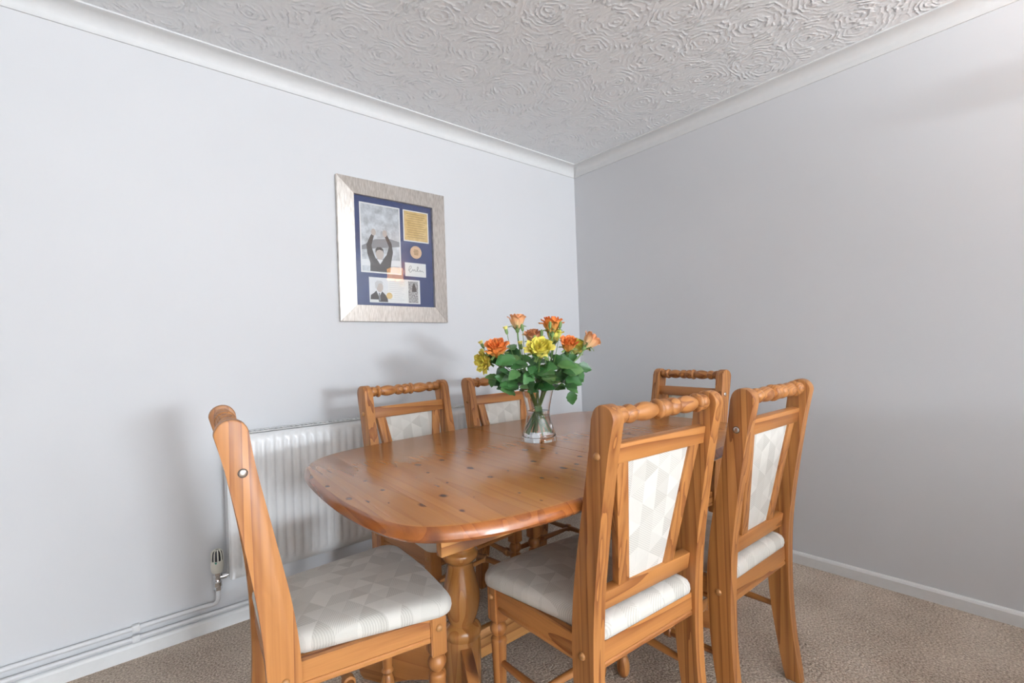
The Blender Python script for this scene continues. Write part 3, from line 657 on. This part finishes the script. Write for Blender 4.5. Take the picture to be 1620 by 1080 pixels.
def chair(label, x, y, deg, missing=None):
    t = thing('dining_chair', label, 'chair', (x, y, 0), math.radians(deg)-PI/2, GR)
    for s in (-1, 1):
        link('back_post', ME['post', s].copy(), 'pz', t, True, 0.6)
        link('front_leg', ME['leg', s].copy(), 'pturn', t, True, 0.6)
        link('side_stretcher', ME['stretch', s].copy(), 'py', t)
        link('back_stile', ME['stile', s].copy(), 'pz', t)
        for k in ('top', 'low', 'front'):
            if k == 'top' and missing and s in missing:
                h = link('bolt_hole', ME['bolthole', s].copy(), 'hole', t); link('bolt', ME['bolt', s].copy(), 'steel', h)
            else: link('wooden_peg', ME['peg', k, s].copy(), 'peg', t)
    link('turned_crest_rail', ME['spindle'].copy(), 'pturnx', t, True, 0.9)
    link('back_rail', ME['top_rail'].copy(), 'px', t); link('back_rail', ME['lower_rail'].copy(), 'px', t)
    link('backrest_pad', ME['back_pad'].copy(), 'back', t)
    link('seat_cushion', ME['cushion'].copy(), 'seat', t, True, 1.2)
    for k, m in (('right', 'py'), ('left', 'py'), ('front', 'px'), ('back', 'px')): link('seat_rail', ME['apron', k].copy(), m, t, True, 0.4)
    link('cross_stretcher', ME['stretch', 'x'].copy(), 'px', t)
    return t
chair('pine dining chair on the radiator side, nearer the picture and left end', -1.609, -0.522, -84)
chair('pine dining chair on the radiator side, partly hidden by the flower vase', -1.092, -0.512, -89)
chair('nearest pine dining chair seen from behind with bright cream back panel', -1.590, -1.607, 86.4)
chair('pine dining chair seen from behind, rightmost with a curved leg on bare carpet', -1.106, -1.669, 89.3, (-1,))
chair('far pine dining chair at the table end facing the viewer by the right wall', -0.471, -1.056, 170, (-1,))
chair('pine dining chair at the near left end of the table seen side-on', -2.302, -1.011, -6.6, (1,))

# ------------------------------------------------------------------ extending pine table
TZ, TT = 0.76, 0.034
tb = thing('dining_table', 'extending pine table with rounded ends on turned pedestals', 'table', (-1.36, -1.06, 0))
TO_ = [(-2.156, -.82), (-2.118, -.70), (-2.02, -.605), (-1.858, -.553), (-1.54, -.518), (-1.2, -.508), (-.88, -.515), (-.72, -.53), (-.62, -.565), (-.555, -.65), (-.52, -.80), (-.51, -1.0), (-.52, -1.2), (-.56, -1.38), (-.65, -1.49), (-.80, -1.54), (-1.018, -1.565), (-1.3, -1.585), (-1.6, -1.597), (-1.84, -1.592), (-1.97, -1.575), (-2.07, -1.54), (-2.145, -1.48), (-2.18, -1.39), (-2.192, -1.24), (-2.188, -1.1), (-2.175, -.95)]
top_out = [(x+1.36, y+1.06) for x, y in closed_spline(TO_, 5)]
def top_mesh():
    n = len(top_out); bm = bmesh.new(); cen = Vector((0, 0))
    nr = []
    for i in range(n):
        a, b = Vector(top_out[i-1]), Vector(top_out[(i+1) % n]); d = (b-a).normalized(); q = Vector((d.y, -d.x))
        if q.dot(Vector(top_out[i])) < 0: q = -q
        nr.append(q)
    prof = [(0.0145, TZ-TT), (0.007, TZ-TT+0.002), (0.002, TZ-TT+0.007), (0.0, TZ-0.024), (0.0015, TZ-0.016), (0.0045, TZ-0.0095), (0.009, TZ-0.0045), (0.0135, TZ-0.0015), (0.0175, TZ)]
    rings = [[bm.verts.new((top_out[i][0]-nr[i].x*d, top_out[i][1]-nr[i].y*d, z)) for i in range(n)] for d, z in prof]
    for A, B in zip(rings, rings[1:]):
        for i in range(n): bm.faces.new((A[i], A[(i+1) % n], B[(i+1) % n], B[i]))
    bm.faces.new(rings[0][::-1]); bm.faces.new(rings[-1]); bmesh.ops.recalc_face_normals(bm, faces=bm.faces); return bm
SEAM = math.radians(-4.0)      # the centre joint runs slightly askew, boards parallel with it
sx = (math.cos(SEAM), math.sin(SEAM))
# (the 2 mm joint between the two leaves shows as a dark line)
seam_off = (-1.388+1.36)*sx[0]+(-1.0+1.06)*sx[1]
def slab(lo, hi):
    bm = top_mesh()
    for off, sgn in ((lo, -1), (hi, 1)):
        if off is None: continue
        g = list(bm.verts)+list(bm.edges)+list(bm.faces)
        r = bmesh.ops.bisect_plane(bm, geom=g, plane_co=(sx[0]*off, sx[1]*off, 0), plane_no=(sgn*sx[0], sgn*sx[1], 0), clear_outer=True)
        ed = [e for e in r['geom_cut'] if isinstance(e, bmesh.types.BMEdge)]
        if ed: bmesh.ops.contextual_create(bm, geom=ed)
    me = from_bm(bm, 'board'); me.transform(Matrix.Rotation(-SEAM, 4, 'Z')); return me
for side, lab in ((-1, 'near leaf'), (1, 'far leaf')):
    leaf = bpy.data.objects.new('table_leaf', None); COL.objects.link(leaf); leaf.parent = tb; leaf.empty_display_size = 0.05
    bw = 0.092
    for k in range(10):
        e0, e1 = (0.0016 if k == 0 else 0.0001)+k*bw, (k+1)*bw
        lo, hi = (seam_off-e1, seam_off-e0) if side < 0 else (seam_off+e0, seam_off+e1)
        if k == 9: lo, hi = (None, hi) if side < 0 else (lo, None)
        me = slab(lo, hi)
        if len(me.polygons) == 0 or len(me.vertices) < 8: continue
        xs = [v.co.x for v in me.vertices]; cx = (min(xs)+max(xs))/2
        me.transform(Matrix.Translation((-cx, 0, 0)))
        me.materials.append(M['board']); me.materials.append(M['edge'])
        for p in me.polygons:
            if abs(p.normal.z) < 0.93 and p.center.z < TZ-0.0005: p.material_index = 1
        b = link('board', me, None, leaf, True, 0.5)
        b.matrix_local = Matrix.Rotation(SEAM, 4, 'Z') @ Matrix.Translation((cx, 0, 0))
# apron frame under the top
RZ0, RZ1 = 0.652, TZ-TT
def tbox(nm, x0, x1, y0, y1, z0, z1, mat, bev=0.002): return link(nm, box_me(x0+1.36, x1+1.36, y0+1.06, y1+1.06, z0, z1, bev), mat, tb)
for y in (-1.405, -0.715): tbox('long_rail', -2.05, -0.66, y-0.011, y+0.011, RZ0, RZ1, 'rail')
for x in (-1.99, -0.72): tbox('end_rail', x-0.011, x+0.011, -1.394, -0.726, RZ0, RZ1-0.001, 'rail')
PED = smooth_prof([(0.040, 0.520), (0.046, 0.512), (0.0475, 0.498), (0.0405, 0.490), (0.0405, 0.486), (0.0490, 0.477), (0.0490, 0.463), (0.040, 0.450), (0.0350, 0.444), (0.0355, 0.428), (0.0470, 0.370), (0.0505, 0.340), (0.0470, 0.300), (0.0370, 0.264), (0.0365, 0.257), (0.0480, 0.244), (0.0515, 0.230), (0.0480, 0.214)][::-1], 3)
for px_, s in ((-1.765, -1), (-0.955, 1)):
    ped = link('pedestal', join_me([lathe_me([(r*1.17, z) for r, z in PED], 32), box_me(-0.047, 0.047, -0.047, 0.047, 0.515, RZ1-0.001, 0.004), lathe_me([(0.036, 0.012), (0.052, 0.016), (0.0565, 0.03), (0.0565, 0.205), (0.054, 0.216)], 32)]), 'ped', tb, True, 0.6)
    ped.location = (px_+1.36, 0.01, 0)
    link('pedestal_bearer', box_me(-0.05, 0.05, -0.33, 0.33, RZ1-0.05, RZ1-0.001, 0.003), 'rail', ped)
    fo = [(0.03, 0.198), (0.07, 0.200), (0.12, 0.186), (0.18, 0.150), (0.25, 0.098), (0.31, 0.072), (0.36, 0.066), (0.392, 0.055), (0.40, 0.035), (0.395, 0.012), (0.38, 0.0), (0.30, 0.0), (0.27, 0.012), (0.20, 0.040), (0.12, 0.055), (0.03, 0.058)]
    for ang in ((118, 247) if s < 0 else (95, -69)):
        a = math.radians(ang)
        ft = link('pedestal_foot', prism_me(fo, -0.017, 0.017, 'xz', 0.004), 'foot', ped, True, 0.6); ft.rotation_euler = (0, 0, a)
tbox('stretcher_board', -1.725, -0.995, -1.062, -1.038, 0.115, 0.205, 'rail', 0.003)

# ------------------------------------------------------------------ vase of roses
VC = Vector((-1.352, -0.992, TZ))
VH = 0.198
vout = smooth_prof([(0.0665, 0.0), (0.0672, 0.006), (0.0660, 0.014), (0.0600, 0.036), (0.0500, 0.070), (0.0448, 0.100), (0.0460, 0.126), (0.0530, 0.158), (0.0630, VH)], 4)
vin = smooth_prof([(0.0600, VH), (0.0500, 0.158), (0.0430, 0.126), (0.0418, 0.100), (0.0470, 0.070), (0.0560, 0.036), (0.0600, 0.020), (0.0570, 0.0145), (0.0400, 0.0125), (0.0005, 0.012)], 4)
vs = thing('glass_vase', 'clear waisted glass vase holding the roses on the table', 'vase', VC)
link('vase_wall', lathe_me([(0.0005, 0.0005)]+vout+[(0.0622, VH+0.0012), (0.0610, VH+0.0012)]+vin, 48, None, False), 'vase', vs, True, 1.2)
win_ = [(r-0.0004, z) for r, z in vin if 0.0121 <= z <= 0.112][::-1]
link('water', lathe_me([(0.0005, 0.0125)]+win_+[(0.0414, 0.1125), (0.0005, 0.1125)], 40, None, False), 'water', vs, True, 1.0)

def petal_mesh(R, Hh, half, curl, base_r=0.003, lean=0.0):
    v, f = [], []; nu, nv = 6, 6
    for j in range(nv+1):
        t = j/nv
        r = base_r+(R-base_r)*(math.sin(PI/2*min(1, t*1.15))**0.8) + lean*t*t
        z = Hh*t
        if t > 0.72: k = (t-0.72)/0.28; r += curl*k*k; z -= curl*0.55*k*k
        wd = half*math.sin(PI*min(0.93, 0.16+0.80*t))**0.55
        for i in range(nu+1):
            q = -1+2*i/nu; a = q*wd; zz = z-0.10*Hh*abs(q)**2.5*t; rr = r+0.0012*math.sin(q*5+t*3)
            v.append((rr*math.cos(a), rr*math.sin(a), zz))
    for j in range(nv):
        for i in range(nu): k = j*(nu+1)+i; f.append((k, k+1, k+nu+2, k+nu+1))
    return pyd('petal', v, f)
def rot_me(me, a):
    m = me.copy(); m.transform(Matrix.Rotation(a, 4, 'Z')); return m
core = []
for L, (R, Hh, n) in enumerate(((0.0040, 0.037, 3), (0.0075, 0.0375, 4), (0.0110, 0.037, 5))):
    for k in range(n): core.append(rot_me(petal_mesh(R, Hh, 1.15/(1+0.25*L), 0.0006+0.0012*L), 2*PI*k/n+L*0.7))
CORE = join_me(core)
OUT = [petal_mesh(0.0140, 0.0365, 0.80, 0.0030), petal_mesh(0.0172, 0.0345, 0.78, 0.0060), petal_mesh(0.0190, 0.0290, 0.70, 0.0095)]
sepal = petal_mesh(0.010, 0.016, 0.35, 0.012, 0.0025)
hip = lathe_me(smooth_prof([(0.0015, -0.009), (0.0040, -0.006), (0.0052, 0.0), (0.0035, 0.005), (0.001, 0.006)], 3), 12)
def leaf_mesh(L=0.05, Wd=0.018, fold=0.25, bend=0.010):
    v, f = [], []; nv = 8
    for j in range(nv+1):
        t = j/nv; w = Wd*(math.sin(PI*t**0.80)**0.85)*(1 if 0 < j < nv else 0.02)
        for q in (-1, -0.5, 0, 0.5, 1):
            w2 = w*(1+(0.10 if j % 2 else -0.05)*(abs(q) == 1))
            v.append((q*w2, L*t, abs(q)*w*fold-bend*t*t*1.2+0.001*math.sin(7*t+q)))
    for j in range(nv):
        for i in range(4): k = j*5+i; f.append((k, k+1, k+6, k+5))
    return pyd('leaf', v, f)
LEAVES = [leaf_mesh(0.050, 0.0185), leaf_mesh(0.042, 0.0165, 0.15, 0.014), leaf_mesh(0.058, 0.020, 0.3, 0.006)]
for m in LEAVES+OUT+[CORE, sepal, hip]: m.polygons.foreach_set('use_smooth', [True]*len(m.polygons))
for m in LEAVES: m.materials.append(M['leaf'])
PETS = {}
for c in ('orange', 'peach', 'yellow'):
    PETS[c] = [m.copy() for m in OUT]+[CORE.copy()]
    for m in PETS[c]: m.materials.append(M[c])
sepal.materials.append(M['budgreen']); hip.materials.append(M['budgreen'])
def raw(name, me, parent, mat=None):
    o = bpy.data.objects.new(name, me); COL.objects.link(o); o.parent = parent
    if mat is not None: o.matrix_local = mat
    return o
def bez(p0, p1, p2, p3, n=14):
    out = []
    for i in range(n+1):
        t = i/n; out.append(p0*(1-t)**3+p1*3*t*(1-t)**2+p2*3*t*t*(1-t)+p3*t**3)
    return out
rng = random.Random(11)
def stem_path(head, dirn, k):
    ang = math.atan2(head.y-VC.y, head.x-VC.x)
    a2 = ang+PI+rng.uniform(-0.6, 0.6); rb = rng.uniform(0.018, 0.045)
    p0 = VC+Vector((rb*math.cos(a2), rb*math.sin(a2), 0.018+0.012*rng.random()))
    rr = rng.uniform(0.012, 0.033); wp = VC+Vector((rr*math.cos(ang), rr*math.sin(ang), VH-0.02))
    low = [p0+(wp-p0)*t for t in (0, 0.25, 0.5, 0.75)]
    d0 = (wp-p0).normalized(); L = (head-wp).length
    return low+bez(wp, wp+d0*L*0.35, head-dirn*L*0.35, head, 10)
def nice_axis(head):
    d = (head-(VC+Vector((0, 0, 0.06)))); d = d.normalized(); return d
VIEWL = Vector((-0.65, -0.76, 0.0))
ROSES = [('peach', (-1.372, -0.910, 1.200), 1.12, 'peach rose standing highest at the left of the bouquet', (0, 0, 1)),
 ('orange', (-1.290, -1.019, 1.180), 1.20, 'orange rose at the top right of the bouquet above a yellow rose', (0, 0, 1)),
 ('yellow', (-1.264, -1.001, 1.140), 1.10, 'yellow rose tucked under the top orange rose', (0.05, -0.1, 1)),
 ('peach', (-1.304, -0.928, 1.140), 1.10, 'peach-orange rose half hidden behind the front yellow rose', (-0.1, -0.2, 1)),
 ('orange', (-1.281, -1.091, 1.104), 1.10, 'deep orange rose right of centre beside a pale yellow rose', (-0.25, -0.45, 0.9)),
 ('peach', (-1.190, -1.107, 1.116), 1.15, 'peach rose reaching furthest right out of the bouquet', (0.6, -0.35, 0.7)),
 ('orange', (-1.500, -0.941, 1.094), 1.30, 'deep orange rose at the left front of the bouquet', (-0.35, -0.25, 0.9)),
 ('yellow', (-1.496, -0.877, 1.068), 1.15, 'yellow rose at the far left below the orange rose', (-0.9, 0.05, -0.05)),
 ('yellow', (-1.411, -1.072, 1.088), 1.35, 'open yellow rose facing the viewer at the bouquet front', (-0.38, -0.45, 0.8)),
 ('yellow', (-1.192, -1.044, 1.094), 1.20, 'pale yellow rose between the two right-hand orange roses', (0.2, -0.3, 0.8))]
rose_objs = []
for i, (c, pos, s, lab, ax) in enumerate(ROSES):
    head = Vector(pos); axis = Vector(ax).normalized()
    t = thing('rose', lab, 'rose', head, 0, 'roses in the glass vase'); rose_objs.append(t)
    q = Vector((0, 0, 1)).rotation_difference(axis).to_matrix().to_4x4()
    base = q @ Matrix.Rotation(rng.uniform(0, 6), 4, 'Z') @ Matrix.Scale(s*1.5, 4) @ Matrix.Translation((0, 0, -0.008))
    bl = raw('bloom', PETS[c][3], t, base)
    for ring, (n, off) in enumerate(((4, 0.2), (5, 0.9), (4, 0.0))):
        if ring == 2 and i in (0, 2, 4, 5): continue
        for k in range(n): raw('petal', PETS[c][ring], bl, Matrix.Rotation(2*PI*k/n+off+rng.uniform(-.15, .15), 4, 'Z'))
    raw('rose_hip', hip, t, base)
    for k in range(5): raw('sepal', sepal, t, base @ Matrix.Translation((0, 0, -0.003)) @ Matrix.Rotation(2*PI*k/5, 4, 'Z'))
    pth = stem_path(head-axis*0.012*s, (axis+Vector((0, 0, 0.8))).normalized(), i)
    link('stem', tube_me([p-head for p in pth], 0.0031, 7), 'stem', t)
BUDS = [('yellow', (-1.508, -0.860, 1.128), 'small yellow bud at the far left tip of the spray'), ('yellow', (-1.424, -0.905, 1.180), 'small yellow bud below the highest peach rose'), ('yellow', (-1.428, -0.993, 1.120), 'half-open pale yellow bud left of the front yellow rose'),
 ('green', (-1.472, -0.864, 1.130), 'closed green bud left of the dried bud'), ('green', (-1.390, -0.960, 1.190), 'closed green bud in front of the highest peach rose'), ('green', (-1.334, -1.007, 1.166), 'closed green bud left of the top orange rose'),
 ('green', (-1.337, -1.057, 1.194), 'closed green bud in front of the top orange rose'), ('green', (-1.308, -1.082, 1.193), 'closed green bud right of the top orange rose'), ('brown', (-1.431, -0.872, 1.140), 'dried brown bud above the left orange rose'), ('green', (-1.368, -1.005, 1.145), 'closed green bud above the front yellow rose')]
bud_me = lathe_me(smooth_prof([(0.001, -0.012), (0.0042, -0.009), (0.0055, 0.0), (0.0050, 0.007), (0.0030, 0.011), (0.0008, 0.013)], 3), 12)
bud_tip = lathe_me(smooth_prof([(0.0050, 0.006), (0.0075, 0.012), (0.0085, 0.016), (0.0050, 0.0155), (0.001, 0.013)], 3), 10)
for i, (c, pos, lab) in enumerate(BUDS):
    head = Vector(pos); axis = (head-(VC+Vector((0, 0, 0.12)))).normalized()
    axis = (axis+Vector((0, 0, 0.5))).normalized()
    t = thing('flower_bud', lab, 'bud', head, 0, 'small buds of the spray flowers')
    q = Vector((0, 0, 1)).rotation_difference(axis).to_matrix().to_4x4() @ Matrix.Scale(1.15, 4)
    o = link('calyx', bud_me.copy(), 'dried' if c == 'brown' else 'budgreen', t); o.matrix_local = q
    if c == 'yellow': o = link('petal_tip', bud_tip.copy(), 'yellow', t); o.matrix_local = q
    pth = stem_path(head-axis*0.012, (axis+Vector((0, 0, 0.5))).normalized(), i)
    link('stem', tube_me([p-head for p in pth], 0.0014, 6), 'stem', t)
# leaves, each carried by the nearest rose
LP_ = [(-1.492, -0.911, 1.005), (-1.439, -0.891, 1.018), (-1.476, -0.991, 0.999), (-1.482, -0.959, 0.962), (-1.466, -1.017, 0.968), (-1.44, -1.048, 0.998), (-1.404, -1.078, 1.019), (-1.352, -1.095, 0.993), (-1.272, -1.098, 0.979), (-1.270, -1.09, 0.958), (-1.226, -1.079, 1.035), (-1.235, -1.088, 1.005), (-1.242, -1.058, 1.066), (-1.369, -1.082, 1.04), (-1.37, -1.015, 1.052), (-1.45, -1.013, 1.051), (-1.386, -0.884, 1.123), (-1.368, -0.886, 1.09), (-1.447, -0.884, 1.063), (-1.415, -1.042, 0.96), (-1.275, -0.964, 0.982), (-1.233, -1.013, 1.008), (-1.33, -1.088, 0.966), (-1.253, -0.984, 1.074), (-1.397, -0.861, 1.053), (-1.374, -0.946, 1.015), (-1.482, -0.968, 0.998), (-1.46, -0.882, 0.982), (-1.294, -0.988, 1.061), (-1.328, -1.116, 1.043), (-1.32, -0.927, 1.077)]
for k in range(80):
    a = rng.uniform(0, 2*PI); rr = 0.155*math.sqrt(rng.random()); LP_.append((VC.x-0.01+rr*math.cos(a), VC.y+0.01+rr*math.sin(a), rng.uniform(0.955, 1.09)))
def leaf_at(p, dirn, me, roll, sc=1.0):
    t = min(rose_objs, key=lambda r: (Vector(r.location)-p).length)
    y = dirn.normalized(); zc = (VIEWL*0.8+Vector((0, 0, 0.7))+Vector((rng.uniform(-.5, .5), rng.uniform(-.5, .5), rng.uniform(-.4, .4)))).normalized()
    zc = (zc-y*zc.dot(y)).normalized(); xc = y.cross(zc)
    m3 = Matrix((xc, y, zc)).transposed().to_4x4()
    m3 = Matrix.Translation(p-Vector(t.location)) @ m3 @ Matrix.Rotation(roll, 4, 'Y') @ Matrix.Scale(sc, 4) @ Matrix.Translation((0, -0.022, 0))
    lf = raw('leaf', me, t, m3)
    return lf
for k, p in enumerate(LP_):
    p = Vector(p); out = Vector((p.x-VC.x, p.y-VC.y, 0)); out = out.normalized() if out.length > 0.01 else Vector((1, 0, 0))
    d = out*1.0+Vector((rng.uniform(-.6, .6), rng.uniform(-.6, .6), rng.uniform(-0.5, 0.7)))
    leaf_at(p, d, LEAVES[k % 3], rng.uniform(-0.5, 0.5), rng.uniform(1.05, 1.4))
leaf_at(Vector((-1.284, -1.105, 0.922)), Vector((0.15, -0.1, -1)), LEAVES[0], 0.0, 1.1)
leaf_at(Vector((-1.205, -1.095, 1.030)), Vector((0.8, -0.6, -0.25)), LEAVES[2], 0.2, 1.05)
leaf_at(Vector((-1.222, -1.100, 0.998)), Vector((0.5, -0.3, -0.8)), LEAVES[0], -0.4, 1.0)
leaf_at(Vector((-1.500, -0.900, 0.990)), Vector((-0.4, 0.1, -0.9)), LEAVES[1], 0.3, 1.0)
leaf_at(VC+Vector((-0.012, -0.020, 0.120)), Vector((0.5, -0.4, -0.5)), LEAVES[1], 0.2, 0.85)
